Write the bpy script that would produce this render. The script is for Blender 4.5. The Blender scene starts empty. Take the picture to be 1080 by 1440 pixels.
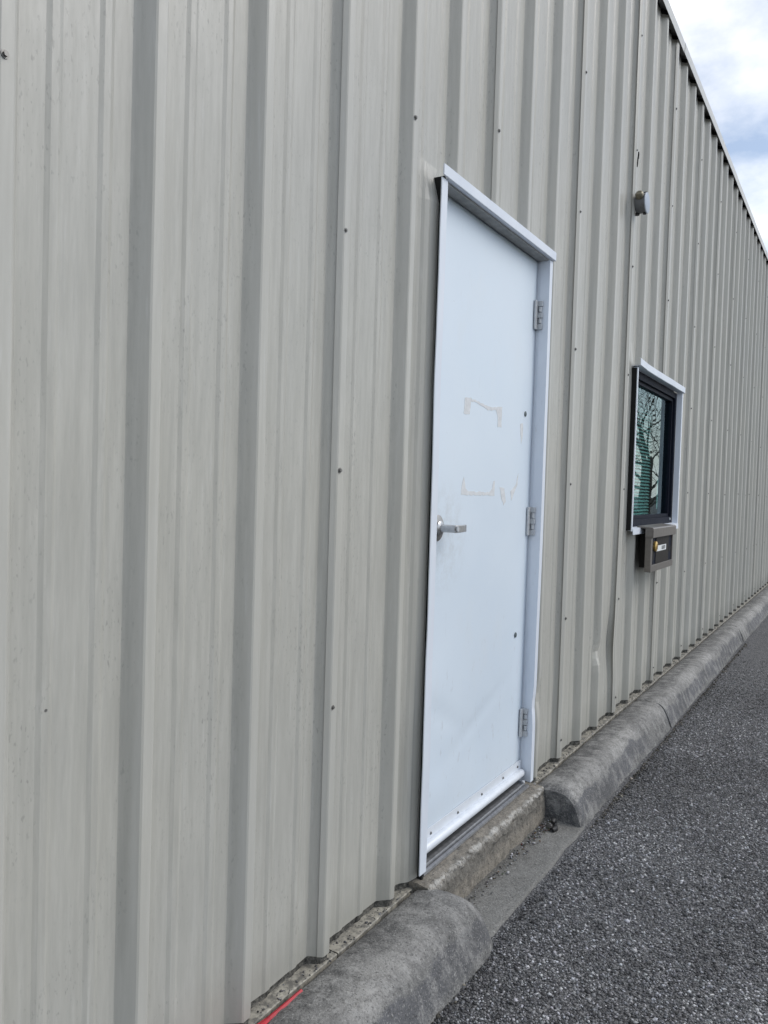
import bpy, math, random
import numpy as np
from mathutils import Matrix, Vector, noise

random.seed(7)
rng = np.random.default_rng(11)
S = bpy.context.scene
COL = S.collection

# ------------------------------------------------------------------ camera
cam_d = bpy.data.cameras.new('camera')
cam = bpy.data.objects.new('camera', cam_d)
COL.objects.link(cam)
cam_d.sensor_fit = 'VERTICAL'
cam_d.sensor_height = 24.0
cam_d.lens = 1120.33 / 1440 * 24.0
cam_d.clip_start = 0.05
cam_d.clip_end = 2000
YAW, PITCH, ROLL = 0.542385, -0.031671, 0.030470
F = Vector((math.cos(YAW) * math.cos(PITCH), math.sin(YAW) * math.cos(PITCH), math.sin(PITCH)))
Rr = Vector((math.sin(YAW), -math.cos(YAW), 0.0))
Uu = Rr.cross(F)
r2 = math.cos(ROLL) * Rr + math.sin(ROLL) * Uu
u2 = -math.sin(ROLL) * Rr + math.cos(ROLL) * Uu
m = Matrix.Identity(4)
for i in range(3):
    m[i][0], m[i][1], m[i][2] = r2[i], u2[i], -F[i]
m[0][3], m[1][3], m[2][3] = 0.0, -1.16165, 1.19145
cam.matrix_world = m
S.camera = cam

# ------------------------------------------------------------------ sky
SUN_EL = math.radians(44)
SUN_DIR = Vector((math.cos(SUN_EL) * 0.559, -math.cos(SUN_EL) * 0.829, math.sin(SUN_EL)))
world = bpy.data.worlds.new('World')
S.world = world
world.use_nodes = True
nt = world.node_tree
nt.nodes.clear()
def wn(t, **k):
    n = nt.nodes.new(t)
    for a, b in k.items():
        setattr(n, a, b)
    return n
sky = wn('ShaderNodeTexSky', sky_type='NISHITA', sun_disc=False)
sky.sun_elevation = SUN_EL
sky.sun_rotation = math.atan2(SUN_DIR.x, SUN_DIR.y)
sky.dust_density = 0.6
bg_sky = wn('ShaderNodeBackground'); bg_sky.inputs[1].default_value = 0.15
nt.links.new(sky.outputs[0], bg_sky.inputs[0])
tc = wn('ShaderNodeTexCoord')
sep = wn('ShaderNodeSeparateXYZ'); nt.links.new(tc.outputs['Generated'], sep.inputs[0])
addz = wn('ShaderNodeMath', operation='ADD'); nt.links.new(sep.outputs[2], addz.inputs[0]); addz.inputs[1].default_value = 0.25
mx = wn('ShaderNodeMath', operation='MAXIMUM'); nt.links.new(addz.outputs[0], mx.inputs[0]); mx.inputs[1].default_value = 0.1
dv = wn('ShaderNodeVectorMath', operation='DIVIDE'); nt.links.new(tc.outputs['Generated'], dv.inputs[0])
cmb = wn('ShaderNodeCombineXYZ')
for i in range(3):
    nt.links.new(mx.outputs[0], cmb.inputs[i])
nt.links.new(cmb.outputs[0], dv.inputs[1])
mp = wn('ShaderNodeMapping'); nt.links.new(dv.outputs[0], mp.inputs[0])
mp.inputs['Location'].default_value = (0.35, 0.9, 0.2)
cn = wn('ShaderNodeTexNoise'); nt.links.new(mp.outputs[0], cn.inputs['Vector'])
cn.inputs['Scale'].default_value = 2.3
cn.inputs['Detail'].default_value = 8
cn.inputs['Roughness'].default_value = 0.55
cr = wn('ShaderNodeValToRGB'); nt.links.new(cn.outputs[0], cr.inputs[0])
cr.color_ramp.elements[0].position = 0.42; cr.color_ramp.elements[0].color = (0.17, 0.17, 0.17, 1)
cr.color_ramp.elements[1].position = 0.64; cr.color_ramp.elements[1].color = (1, 1, 1, 1)
cn2 = wn('ShaderNodeTexNoise'); nt.links.new(mp.outputs[0], cn2.inputs['Vector'])
cn2.inputs['Scale'].default_value = 5.0; cn2.inputs['Detail'].default_value = 6
cr2 = wn('ShaderNodeValToRGB'); nt.links.new(cn2.outputs[0], cr2.inputs[0])
cr2.color_ramp.elements[0].position = 0.3; cr2.color_ramp.elements[0].color = (0.88, 0.91, 0.96, 1)
cr2.color_ramp.elements[1].position = 0.65; cr2.color_ramp.elements[1].color = (1.0, 1.0, 1.0, 1)
bg_c = wn('ShaderNodeBackground'); nt.links.new(cr2.outputs[0], bg_c.inputs[0]); bg_c.inputs[1].default_value = 1.35
hz = wn('ShaderNodeMapRange'); nt.links.new(sep.outputs[2], hz.inputs[0])
hz.inputs[1].default_value = 0.0; hz.inputs[2].default_value = 0.22; hz.inputs[3].default_value = 0.85; hz.inputs[4].default_value = 0.0
cov = wn('ShaderNodeMath', operation='MAXIMUM'); nt.links.new(cr.outputs[0], cov.inputs[0]); nt.links.new(hz.outputs[0], cov.inputs[1])
mixs = wn('ShaderNodeMixShader')
nt.links.new(cov.outputs[0], mixs.inputs[0]); nt.links.new(bg_sky.outputs[0], mixs.inputs[1]); nt.links.new(bg_c.outputs[0], mixs.inputs[2])
wo = wn('ShaderNodeOutputWorld'); nt.links.new(mixs.outputs[0], wo.inputs[0])

# ------------------------------------------------------------------ sun behind thin cloud
sd = bpy.data.lights.new('sun', 'SUN')
sd.energy = 1.65
sd.angle = math.radians(34)
sd.color = (1.0, 0.955, 0.89)
so = bpy.data.objects.new('sun', sd)
COL.objects.link(so)
so.rotation_euler = (-SUN_DIR).to_track_quat('-Z', 'Y').to_euler()
so.location = (5, -10, 12)

S.view_settings.view_transform = 'Standard'
S.view_settings.look = 'None'
S.view_settings.gamma = 1.0
S.view_settings.exposure = 0.0
S.view_settings.use_curve_mapping = False
S.render.engine = 'CYCLES'
S.cycles.max_bounces = 4
S.cycles.diffuse_bounces = 3
S.cycles.caustics_reflective = False
S.cycles.caustics_refractive = False
S.cycles.transparent_max_bounces = 12

# ------------------------------------------------------------------ material helpers
class NT:
    def __init__(self, name):
        self.m = bpy.data.materials.new(name)
        self.m.use_nodes = True
        self.t = self.m.node_tree
        self.t.nodes.clear()
        self.out = self.n('ShaderNodeOutputMaterial')
        self.p = self.n('ShaderNodeBsdfPrincipled')
        self.l(self.p.outputs[0], self.out.inputs[0])
        self.tc = self.n('ShaderNodeTexCoord')
        self.co = self.tc.outputs['Object']
    def n(self, t, **k):
        n = self.t.nodes.new(t)
        for a, b in k.items():
            setattr(n, a, b)
        return n
    def l(self, a, b):
        self.t.links.new(a, b)
    def noise(self, scale, detail=4, rough=0.5, stretch=(1, 1, 1), loc=(0, 0, 0), co=None):
        mp = self.n('ShaderNodeMapping')
        mp.inputs['Scale'].default_value = stretch
        mp.inputs['Location'].default_value = loc
        self.l(co or self.co, mp.inputs[0])
        t = self.n('ShaderNodeTexNoise')
        t.inputs['Scale'].default_value = scale
        t.inputs['Detail'].default_value = detail
        t.inputs['Roughness'].default_value = rough
        self.l(mp.outputs[0], t.inputs['Vector'])
        return t.outputs[0]
    def voro(self, scale, out='Color', feature='F1', loc=(0, 0, 0)):
        mp = self.n('ShaderNodeMapping')
        mp.inputs['Location'].default_value = loc
        self.l(self.co, mp.inputs[0])
        t = self.n('ShaderNodeTexVoronoi', feature=feature)
        t.inputs['Scale'].default_value = scale
        self.l(mp.outputs[0], t.inputs['Vector'])
        return t.outputs[out]
    def ramp(self, fac, stops):
        r = self.n('ShaderNodeValToRGB')
        el = r.color_ramp.elements
        while len(el) < len(stops):
            el.new(0.5)
        for e, (p, c) in zip(el, stops):
            e.position = p
            e.color = (c[0], c[1], c[2], 1) if isinstance(c, (tuple, list)) else (c, c, c, 1)
        self.l(fac, r.inputs[0])
        return r.outputs[0]
    def mix(self, fac, a, b, mode='MIX'):
        x = self.n('ShaderNodeMix', data_type='RGBA', blend_type=mode)
        for s, v in ((x.inputs[0], fac), (x.inputs[6], a), (x.inputs[7], b)):
            if isinstance(v, (int, float)):
                s.default_value = v
            elif isinstance(v, (tuple, list)):
                s.default_value = (v[0], v[1], v[2], 1)
            else:
                self.l(v, s)
        return x.outputs[2]
    def math(self, op, a, b=None, c=None):
        x = self.n('ShaderNodeMath', operation=op)
        for s, v in zip(x.inputs, (a, b, c)):
            if v is None:
                continue
            if isinstance(v, (int, float)):
                s.default_value = v
            else:
                self.l(v, s)
        return x.outputs[0]
    def sepxyz(self):
        s = self.n('ShaderNodeSeparateXYZ')
        self.l(self.co, s.inputs[0])
        return s.outputs
    def base(self, c):
        if isinstance(c, (tuple, list)):
            self.p.inputs['Base Color'].default_value = (c[0], c[1], c[2], 1)
        else:
            self.l(c, self.p.inputs['Base Color'])
    def rough(self, r):
        if isinstance(r, (int, float)):
            self.p.inputs['Roughness'].default_value = r
        else:
            self.l(r, self.p.inputs['Roughness'])
    def spec(self, s):
        self.p.inputs['Specular IOR Level'].default_value = s
    def metal(self, v):
        self.p.inputs['Metallic'].default_value = v
    def bump(self, h, strength=0.3, dist=0.01, prev=None):
        b = self.n('ShaderNodeBump')
        b.inputs['Strength'].default_value = strength
        b.inputs['Distance'].default_value = dist
        self.l(h, b.inputs['Height'])
        if prev is not None:
            self.l(prev, b.inputs['Normal'])
        self.l(b.outputs[0], self.p.inputs['Normal'])
        return b.outputs[0]

def simple(name, col, rough=0.5, metal=0.0, spec=0.5, var=0.06, scale=30, bump=0.0):
    t = NT(name)
    nz = t.noise(scale, 5, 0.6)
    lo = tuple(c * (1 - var) for c in col); hi = tuple(min(1, c * (1 + var)) for c in col)
    t.base(t.ramp(nz, [(0.3, lo), (0.7, hi)]))
    t.rough(t.ramp(nz, [(0.3, max(0.05, rough - 0.06)), (0.7, min(1, rough + 0.06))]))
    t.metal(metal); t.spec(spec)
    if bump:
        t.bump(nz, bump, 0.004)
    return t.m

def mat_panel():
    t = NT('light stone painted steel')
    streak = t.noise(9, 3, 0.6, (6, 6, 0.25))
    fine = t.noise(60, 2, 0.7, (2.2, 2.2, 0.35))
    blot = t.noise(1.3, 2, 0.55)
    c = t.ramp(streak, [(0.25, (0.43, 0.421, 0.376)), (0.5, (0.48, 0.471, 0.426)), (0.75, (0.525, 0.517, 0.474))])
    c = t.mix(t.ramp(fine, [(0.42, 0.0), (0.75, 0.45)]), c, (0.435, 0.432, 0.388))
    c = t.mix(t.ramp(blot, [(0.35, 0.0), (0.7, 0.35)]), c, (0.43, 0.435, 0.42))
    # chalky pale streaks
    ch = t.noise(30, 3, 0.6, (3, 3, 0.18), (3, 1, 2))
    c = t.mix(t.ramp(ch, [(0.62, 0.0), (0.74, 0.35)]), c, (0.60, 0.60, 0.58))
    # small dark mildew specks
    sp = t.noise(150, 2, 0.6, (1, 1, 0.40), (5, 5, 5))
    ms = t.noise(6, 3, 0.5, (1, 1, 0.5), (9, 2, 1))
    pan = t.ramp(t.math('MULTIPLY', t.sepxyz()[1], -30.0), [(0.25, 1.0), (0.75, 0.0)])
    grime_shade = t.noise(22, 4, 0.7, (2.5, 2.5, 0.22), (4, 2, 8))
    c = t.mix(t.math('MULTIPLY', pan, t.ramp(grime_shade, [(0.38, 0.10), (0.64, 0.55)])), c, (0.35, 0.347, 0.315))  # pan dirt, plus painted shade so the more open rib tops read lighter
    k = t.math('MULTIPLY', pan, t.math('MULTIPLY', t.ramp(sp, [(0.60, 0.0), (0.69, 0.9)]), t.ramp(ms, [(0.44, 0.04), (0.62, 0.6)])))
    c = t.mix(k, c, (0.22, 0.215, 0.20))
    # splash-back dirt close to the kerb
    z = t.sepxyz()[2]
    dz = t.math('ADD', z, t.math('MULTIPLY', t.noise(14, 4), 0.12))
    c = t.mix(t.ramp(dz, [(0.06, 0.55), (0.20, 0.0)]), c, (0.30, 0.295, 0.265))
    t.base(c)
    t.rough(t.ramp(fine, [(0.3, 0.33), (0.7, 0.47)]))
    t.spec(0.5)
    b1 = t.bump(t.noise(2.2, 3, 0.5, (1, 1, 0.6)), 0.12, 0.02)
    t.bump(fine, 0.06, 0.002, b1)
    return t.m

def mat_door():
    t = NT('white painted door steel')
    a = t.noise(2.0, 4, 0.5)
    c = t.ramp(a, [(0.3, (0.65, 0.74, 0.83)), (0.7, (0.70, 0.78, 0.855))])
    sm = t.noise(5, 5, 0.6, (1, 1, 0.5), (2, 2, 2))
    c = t.mix(t.ramp(sm, [(0.55, 0.0), (0.8, 0.35)]), c, (0.70, 0.735, 0.76))
    sc = t.noise(90, 2, 0.5, (0.6, 1, 1.0), (1, 7, 3))
    c = t.mix(t.ramp(sc, [(0.72, 0.0), (0.78, 0.3)]), c, (0.5, 0.52, 0.55))
    xx, _, z = t.sepxyz()
    hd = t.math('ADD', t.math('POWER', t.math('MULTIPLY', t.math('SUBTRACT', xx, 2.30), 5.0), 2.0), t.math('POWER', t.math('MULTIPLY', t.math('SUBTRACT', z, 1.03), 4.5), 2.0))
    c = t.mix(t.math('MULTIPLY', t.ramp(hd, [(0.1, 0.35), (0.9, 0.0)]), t.ramp(t.noise(26, 5, 0.7), [(0.42, 0.0), (0.65, 1.0)])), c, (0.47, 0.49, 0.50))
    sf = t.math('MULTIPLY', t.ramp(t.noise(34, 4, 0.7, (1.0, 1, 0.35), (9, 1, 4)), [(0.60, 0.0), (0.68, 0.5)]), t.ramp(z, [(0.25, 1.0), (0.8, 0.15)]))
    c = t.mix(sf, c, (0.48, 0.50, 0.53))
    dz = t.math('ADD', z, t.math('MULTIPLY', t.noise(7, 5), 0.3))
    c = t.mix(t.ramp(dz, [(0.12, 0.25), (0.42, 0.0)]), c, (0.52, 0.55, 0.58))
    t.base(c); t.rough(t.ramp(a, [(0.3, 0.32), (0.7, 0.42)])); t.spec(0.45)
    b = t.bump(t.noise(1.7, 2, 0.4), 0.10, 0.03)
    t.bump(t.noise(220, 2), 0.03, 0.001, b)
    return t.m

def mat_trim():
    t = NT('white trim paint')
    a = t.noise(8, 5, 0.6, (1, 1, 0.4))
    c = t.ramp(a, [(0.3, (0.66, 0.71, 0.79)), (0.7, (0.74, 0.785, 0.85))])
    d = t.noise(40, 4, 0.7, (1, 1, 0.5), (4, 4, 4))
    c = t.mix(t.ramp(d, [(0.62, 0.0), (0.78, 0.35)]), c, (0.45, 0.45, 0.44))
    t.base(c); t.rough(0.42); t.spec(0.5)
    t.bump(a, 0.06, 0.01)
    return t.m

def mat_concrete(kind):
    t = NT('concrete ' + kind)
    x, y, z = t.sepxyz()
    grain = t.noise(150, 3, 0.7)
    med = t.noise(28, 6, 0.72)
    big = t.noise(3.0, 5, 0.6)
    if kind == 'kerb':
        c = t.ramp(med, [(0.36, (0.092, 0.092, 0.090)), (0.5, (0.18, 0.179, 0.173)), (0.64, (0.315, 0.312, 0.30))])
        # mould on the flat top, bare paste along the worn crest
        yy = t.math('ADD', y, t.math('MULTIPLY', t.math('SUBTRACT', t.noise(5.5, 5, 0.65), 0.5), 0.12))
        crest = t.ramp(t.math('MULTIPLY', yy, -1.0), [(0.12, 0.0), (0.165, 0.85), (0.21, 0.85), (0.245, 0.10)])
        c = t.mix(crest, c, t.ramp(t.noise(34, 5, 0.7, (1, 1, 1), (3, 3, 3)), [(0.35, (0.22, 0.215, 0.205)), (0.65, (0.44, 0.435, 0.42))]))
        # patch of smooth cement slurry on the face
        zz = t.math('ADD', z, t.math('MULTIPLY', t.math('SUBTRACT', t.noise(2.6, 4, 0.6, (1, 1, 1), (7, 1, 2)), 0.5), 0.16))
        sl = t.math('MULTIPLY', t.ramp(t.math('MULTIPLY', zz, -1.0), [(0.052, 0.0), (0.062, 1.0), (0.125, 1.0), (0.145, 0.0)]),
                    t.ramp(t.noise(1.1, 2, 0.5, (1, 0.2, 0.2), (1.3, 0, 0)), [(0.40, 0.0), (0.45, 0.85)]))
        c = t.mix(sl, c, t.ramp(t.noise(12, 4, 0.6), [(0.3, (0.095, 0.098, 0.108)), (0.7, (0.15, 0.153, 0.165))]))
        c = t.mix(t.ramp(big, [(0.38, 0.0), (0.62, 0.55)]), c, (0.085, 0.085, 0.085))
        xe = t.math('ADD', x, t.math('MULTIPLY', t.math('SUBTRACT', t.noise(14, 4, 0.7), 0.5), 0.10))
        em = t.math('MULTIPLY', t.ramp(t.math('MULTIPLY', t.math('SUBTRACT', xe, 3.0), 2.0), [(0.20, 0.0), (0.23, 0.8), (0.25, 0.8), (0.32, 0.0)]), 1.0)
        c = t.mix(em, c, (0.075, 0.076, 0.078))
        br = t.noise(11, 5, 0.72, (1.5, 0.8, 1), (2, 5, 1))
        c = t.mix(t.ramp(br, [(0.48, 0.0), (0.62, 0.5)]), c, (0.38, 0.375, 0.36))
    elif kind == 'step':
        c = t.ramp(med, [(0.3, (0.17, 0.155, 0.13)), (0.7, (0.33, 0.30, 0.255))])
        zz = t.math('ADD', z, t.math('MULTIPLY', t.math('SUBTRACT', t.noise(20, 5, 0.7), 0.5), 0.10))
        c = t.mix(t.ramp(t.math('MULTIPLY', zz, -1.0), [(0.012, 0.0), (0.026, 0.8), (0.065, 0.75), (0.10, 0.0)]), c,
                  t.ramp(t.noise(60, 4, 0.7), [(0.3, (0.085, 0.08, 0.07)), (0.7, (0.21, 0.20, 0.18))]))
        wt = t.noise(45, 5, 0.7, (1, 1, 1), (2, 8, 4))
        yy = t.math('ADD', y, t.math('MULTIPLY', t.math('SUBTRACT', t.noise(25, 5, 0.7), 0.5), 0.03))
        edge = t.math('MULTIPLY', t.ramp(t.math('MULTIPLY', yy, -1.0), [(0.074, 0.0), (0.086, 1.0)]), t.ramp(t.math('MULTIPLY', z, -1.0), [(0.018, 1.0), (0.034, 0.0)]))
        c = t.mix(t.math('MULTIPLY', edge, t.ramp(wt, [(0.40, 0.0), (0.52, 0.9)])), c, (0.50, 0.485, 0.45))
        c = t.mix(t.ramp(big, [(0.45, 0.0), (0.75, 0.35)]), c, (0.12, 0.115, 0.105))
    else:
        c = t.ramp(med, [(0.3, (0.12, 0.118, 0.11)), (0.7, (0.215, 0.212, 0.20))])
        c = t.mix(t.ramp(big, [(0.4, 0.0), (0.7, 0.5)]), c, (0.27, 0.268, 0.255))
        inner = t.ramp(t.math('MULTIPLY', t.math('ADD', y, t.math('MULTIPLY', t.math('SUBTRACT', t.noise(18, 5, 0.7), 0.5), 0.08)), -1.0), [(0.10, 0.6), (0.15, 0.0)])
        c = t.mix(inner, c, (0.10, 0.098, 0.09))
    g1 = t.ramp(t.noise(190, 2, 0.7, (1, 1, 1), (1, 2, 3)), [(0.56, 0.0), (0.70, 0.6 if kind != 'step' else 0.3)])
    c = t.mix(g1, c, (0.43, 0.425, 0.41))
    g2 = t.ramp(t.noise(130, 3, 0.7, (1, 1, 1), (6, 2, 3)), [(0.54, 0.0), (0.68, 0.75)])
    c = t.mix(g2, c, (0.055, 0.055, 0.055))
    t.base(c); t.rough(0.92); t.spec(0.25)
    b = t.bump(med, 0.55 if kind == 'step' else 0.5, 0.014)
    t.bump(grain, 0.8, 0.005, b)
    return t.m

def mat_asphalt():
    t = NT('worn chip asphalt')
    v1 = t.voro(150, 'Color'); d1 = t.voro(150, 'Distance')
    v2 = t.voro(85, 'Color', loc=(3, 1, 0)); d2 = t.voro(85, 'Distance', loc=(3, 1, 0))
    s = t.ramp(v1, [(0.0, (0.05, 0.05, 0.051)), (0.4, (0.14, 0.14, 0.142)), (0.7, (0.24, 0.24, 0.243)), (1.0, (0.48, 0.48, 0.485))])
    s2 = t.ramp(v2, [(0.0, (0.05, 0.05, 0.051)), (0.5, (0.16, 0.16, 0.163)), (1.0, (0.42, 0.42, 0.425))])
    c = t.mix(0.5, s, s2)
    gap = t.ramp(d1, [(0.35, 0.0), (0.62, 0.8)])
    c = t.mix(gap, c, (0.022, 0.022, 0.025))
    big = t.noise(1.1, 5, 0.6)
    c = t.mix(t.ramp(big, [(0.35, 0.0), (0.7, 0.35)]), c, (0.17, 0.17, 0.172))
    t.base(c); t.rough(0.88); t.spec(0.3)
    h = t.math('SUBTRACT', 1.0, d1)
    b = t.bump(h, 0.8, 0.006)
    t.bump(t.noise(9, 5, 0.6), 0.25, 0.02, b)
    return t.m

def mat_attr(name, attr, rough):
    t = NT(name)
    a = t.n('ShaderNodeAttribute', attribute_name=attr)
    t.base(t.mix(0.35, a.outputs['Color'], t.ramp(t.noise(350, 2), [(0.3, 0.55), (0.7, 1.25)]), 'MULTIPLY'))
    t.rough(rough); t.spec(0.35)
    return t.m

def mat_glass():
    t = NT('green tinted window glass')
    t.t.nodes.remove(t.p)
    tr = t.n('ShaderNodeBsdfTransparent'); tr.inputs[0].default_value = (0.66, 0.84, 0.83, 1)
    gl = t.n('ShaderNodeBsdfGlossy'); gl.inputs['Roughness'].default_value = 0.0; gl.inputs[0].default_value = (0.74, 0.88, 0.89, 1)
    fr = t.n('ShaderNodeFresnel'); fr.inputs[0].default_value = 2.5
    b = t.n('ShaderNodeBump'); b.inputs['Strength'].default_value = 0.02; b.inputs['Distance'].default_value = 0.02
    t.l(t.noise(3, 2), b.inputs['Height']); t.l(b.outputs[0], gl.inputs['Normal'])
    ge = t.n('ShaderNodeNewGeometry')
    fac = t.math('MULTIPLY', fr.outputs[0], t.math('SUBTRACT', 1.0, ge.outputs['Backfacing']))
    ms = t.n('ShaderNodeMixShader')
    t.l(fac, ms.inputs[0]); t.l(tr.outputs[0], ms.inputs[1]); t.l(gl.outputs[0], ms.inputs[2])
    t.l(ms.outputs[0], t.out.inputs[0])
    return t.m

def mat_foam():
    t = NT('dirty foam closure')
    a = t.noise(70, 5, 0.7)
    t.base(t.ramp(a, [(0.3, (0.03, 0.03, 0.029)), (0.5, (0.11, 0.107, 0.098)), (0.7, (0.27, 0.26, 0.23))]))
    t.rough(0.95); t.spec(0.1); t.bump(a, 0.8, 0.012)
    return t.m

def mat_base():
    t = NT('cream base flashing')
    a = t.noise(16, 5, 0.65); b = t.noise(38, 5, 0.75, (1, 1, 1), (3, 3, 3))
    c = t.ramp(a, [(0.3, (0.30, 0.28, 0.235)), (0.7, (0.45, 0.43, 0.365))])
    c = t.mix(t.ramp(b, [(0.42, 0.0), (0.58, 0.9)]), c, (0.12, 0.116, 0.105))
    t.base(c); t.rough(0.6)
    return t.m

M = dict(
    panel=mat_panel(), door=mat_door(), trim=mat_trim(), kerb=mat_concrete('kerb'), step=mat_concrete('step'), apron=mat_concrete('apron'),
    asphalt=mat_asphalt(), chips=mat_attr('stone chips', 'tone', 0.8), glass=mat_glass(), foam=mat_foam(), base=mat_base(),
    dark=simple('dark void', (0.012, 0.012, 0.013), 0.9), screw=simple('grey screw steel', (0.22, 0.215, 0.205), 0.4, 0.6),
    steel=simple('brushed steel', (0.50, 0.50, 0.50), 0.34, 0.9, scale=120, var=0.12), alu=simple('aluminium threshold', (0.26, 0.265, 0.275), 0.4, 0.7, scale=60, var=0.2),
    hinge=simple('painted hinge steel', (0.50, 0.52, 0.54), 0.45, 0.15, scale=80, var=0.12),
    bronze=simple('bronze anodised aluminium', (0.175, 0.16, 0.145), 0.42, 0.35, scale=40, var=0.12),
    navy=simple('dark window aluminium', (0.014, 0.017, 0.028), 0.6, 0.0, spec=0.08, scale=40, var=0.2),
    black=simple('black panel', (0.030, 0.027, 0.025), 0.6, 0.0, 0.12, scale=50, var=0.2),
    brass=simple('brass lock', (0.62, 0.42, 0.14), 0.35, 0.7), white=simple('white label', (0.75, 0.77, 0.77), 0.5, var=0.04),
    ink=simple('label ink', (0.05, 0.055, 0.06), 0.6), boxgrey=simple('grey cast aluminium', (0.15, 0.155, 0.165), 0.5, 0.4, scale=60, var=0.18),
    cover=simple('pale grey cover plate', (0.36, 0.40, 0.46), 0.42, 0.3, scale=50), hub=simple('weathered brass hub', (0.22, 0.20, 0.15), 0.42, 0.6, scale=60, var=0.25),
    residue=simple('tape residue', (0.665, 0.682, 0.695), 0.75, scale=45, var=0.12), bolt=simple('grey green bolt', (0.10, 0.125, 0.13), 0.5, 0.3),
    slat=simple('pale blind slat', (0.55, 0.60, 0.59), 0.6, var=0.05), room=simple('dim room paint', (0.10, 0.11, 0.115), 0.9),
    red=simple('red plastic strip', (0.40, 0.018, 0.03), 0.45, var=0.18, scale=40), rubber=simple('black rubber', (0.014, 0.014, 0.015), 0.55),
    bark=simple('grey bark', (0.13, 0.12, 0.105), 0.95, scale=14, var=0.35, bump=0.6), roof=simple('galvanised roof', (0.42, 0.43, 0.43), 0.45, 0.4),
    sweep=simple('white sweep vinyl', (0.68, 0.72, 0.77), 0.35, var=0.05, scale=20), eave=simple('pale eave flashing', (0.62, 0.62, 0.60), 0.45, var=0.06),
    liner=simple('weathered grey head liner', (0.30, 0.30, 0.29), 0.6, scale=25, var=0.25),
    rose=simple('tarnished steel rose', (0.36, 0.35, 0.34), 0.4, 0.7, scale=60, var=0.15),
    closure=simple('black gap shade', (0.01, 0.01, 0.01), 0.95))  # near-black for slots, and for shade painted into open gaps

# ------------------------------------------------------------------ mesh helpers
def mk(name, verts, faces, mat, parent=None, smooth=False):
    me = bpy.data.meshes.new(name)
    me.from_pydata([tuple(v) for v in verts], [], faces)
    me.validate(); me.update()
    if smooth:
        me.polygons.foreach_set('use_smooth', [True] * len(me.polygons))
    me.materials.append(mat)
    o = bpy.data.objects.new(name, me)
    COL.objects.link(o)
    if parent is not None:
        o.parent = parent
    return o

class B:
    def __init__(s):
        s.v = []; s.f = []
    def box(s, x0, x1, y0, y1, z0, z1):
        k = len(s.v)
        s.v += [(x, y, z) for x in (x0, x1) for y in (y0, y1) for z in (z0, z1)]
        s.f += [tuple(k + i for i in q) for q in ((0, 1, 3, 2), (4, 6, 7, 5), (0, 4, 5, 1), (2, 3, 7, 6), (0, 2, 6, 4), (1, 5, 7, 3))]
        return s
    def tube(s, pts, radii, n=12, cap=True):
        pts = [Vector(p) for p in pts]
        if isinstance(radii, (int, float)):
            radii = [radii] * len(pts)
        k = len(s.v)
        up = None
        for i, p in enumerate(pts):
            d = (pts[min(i + 1, len(pts) - 1)] - pts[max(i - 1, 0)]).normalized()
            if up is None:
                up = d.orthogonal().normalized()
            else:
                up = (up - d * up.dot(d)).normalized()
            w = d.cross(up)
            for j in range(n):
                a = 2 * math.pi * j / n
                s.v.append(p + (up * math.cos(a) + w * math.sin(a)) * radii[i])
        for i in range(len(pts) - 1):
            for j in range(n):
                a, b = k + i * n + j, k + i * n + (j + 1) % n
                s.f.append((a, b, b + n, a + n))
        if cap:
            s.f.append(tuple(k + j for j in range(n))[::-1])
            s.f.append(tuple(k + (len(pts) - 1) * n + j for j in range(n)))
        return s
    def prism(s, poly, axis, a0, a1):
        # poly: 2D outline, extruded along axis ('x','y','z')
        k = len(s.v); n = len(poly)
        for a in (a0, a1):
            for p in poly:
                s.v.append({'x': (a, p[0], p[1]), 'y': (p[0], a, p[1]), 'z': (p[0], p[1], a)}[axis])
        s.f.append(tuple(range(k, k + n)))
        s.f.append(tuple(range(k + 2 * n - 1, k + n - 1, -1)))
        for i in range(n):
            j = (i + 1) % n
            s.f.append((k + i, k + j, k + n + j, k + n + i))
        return s
    def build(s, name, mat, parent=None, smooth=False, bevel=0.0, fix=True):
        o = mk(name, s.v, s.f, mat, parent, smooth)
        if fix:
            import bmesh
            bm = bmesh.new(); bm.from_mesh(o.data)
            bmesh.ops.recalc_face_normals(bm, faces=bm.faces)
            bm.to_mesh(o.data); bm.free()
        if bevel:
            md = o.modifiers.new('bevel', 'BEVEL'); md.width = bevel; md.segments = 2; md.limit_method = 'ANGLE'
        if smooth:
            o.data.set_sharp_from_angle(angle=math.radians(40))
        return o

def empty(name, loc):
    o = bpy.data.objects.new(name, None)
    o.location = loc; o.empty_display_size = 0.1
    COL.objects.link(o)
    return o

def tag(o, label=None, cat=None, group=None, kind=None):
    if label: o['label'] = label
    if cat: o['category'] = cat
    if group: o['group'] = group
    if kind: o['kind'] = kind
    return o

def nz(x, y, z):
    return noise.noise(Vector((x, y, z)))

# ------------------------------------------------------------------ ground
GZ = -0.155
gv = []; gf = []
gx = [-400, -60, -12, -4, -1] + [x * 0.25 for x in range(0, 57)] + [18, 40, 120, 400]
gy = [-400, -60, -20, -8, -4] + [-3 + 0.2 * i for i in range(0, 15)] + [0.5, 60, 400]
for x in gx:
    for y in gy:
        h = 0.0
        gv.append((x, y, GZ + h))
ny = len(gy)
for i in range(len(gx) - 1):
    for j in range(ny - 1):
        gf.append((i * ny + j, (i + 1) * ny + j, (i + 1) * ny + j + 1, i * ny + j + 1))
tag(mk('asphalt', gv, gf, M['asphalt'], smooth=True), kind='structure')

# ------------------------------------------------------------------ the building
PITCH_R = 0.3048
X0 = 1.0311
RH = 0.032
EAVE = 4.10
shift = {3: 0.028, 4: 0.008, 9: 0.0}
def corner(n):
    return X0 + n * PITCH_R + shift.get(n, 0.0)
OPEN = [(2.150, 3.082, -1.0, 2.128), (4.535, 5.765, 0.985, 1.915)]

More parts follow.
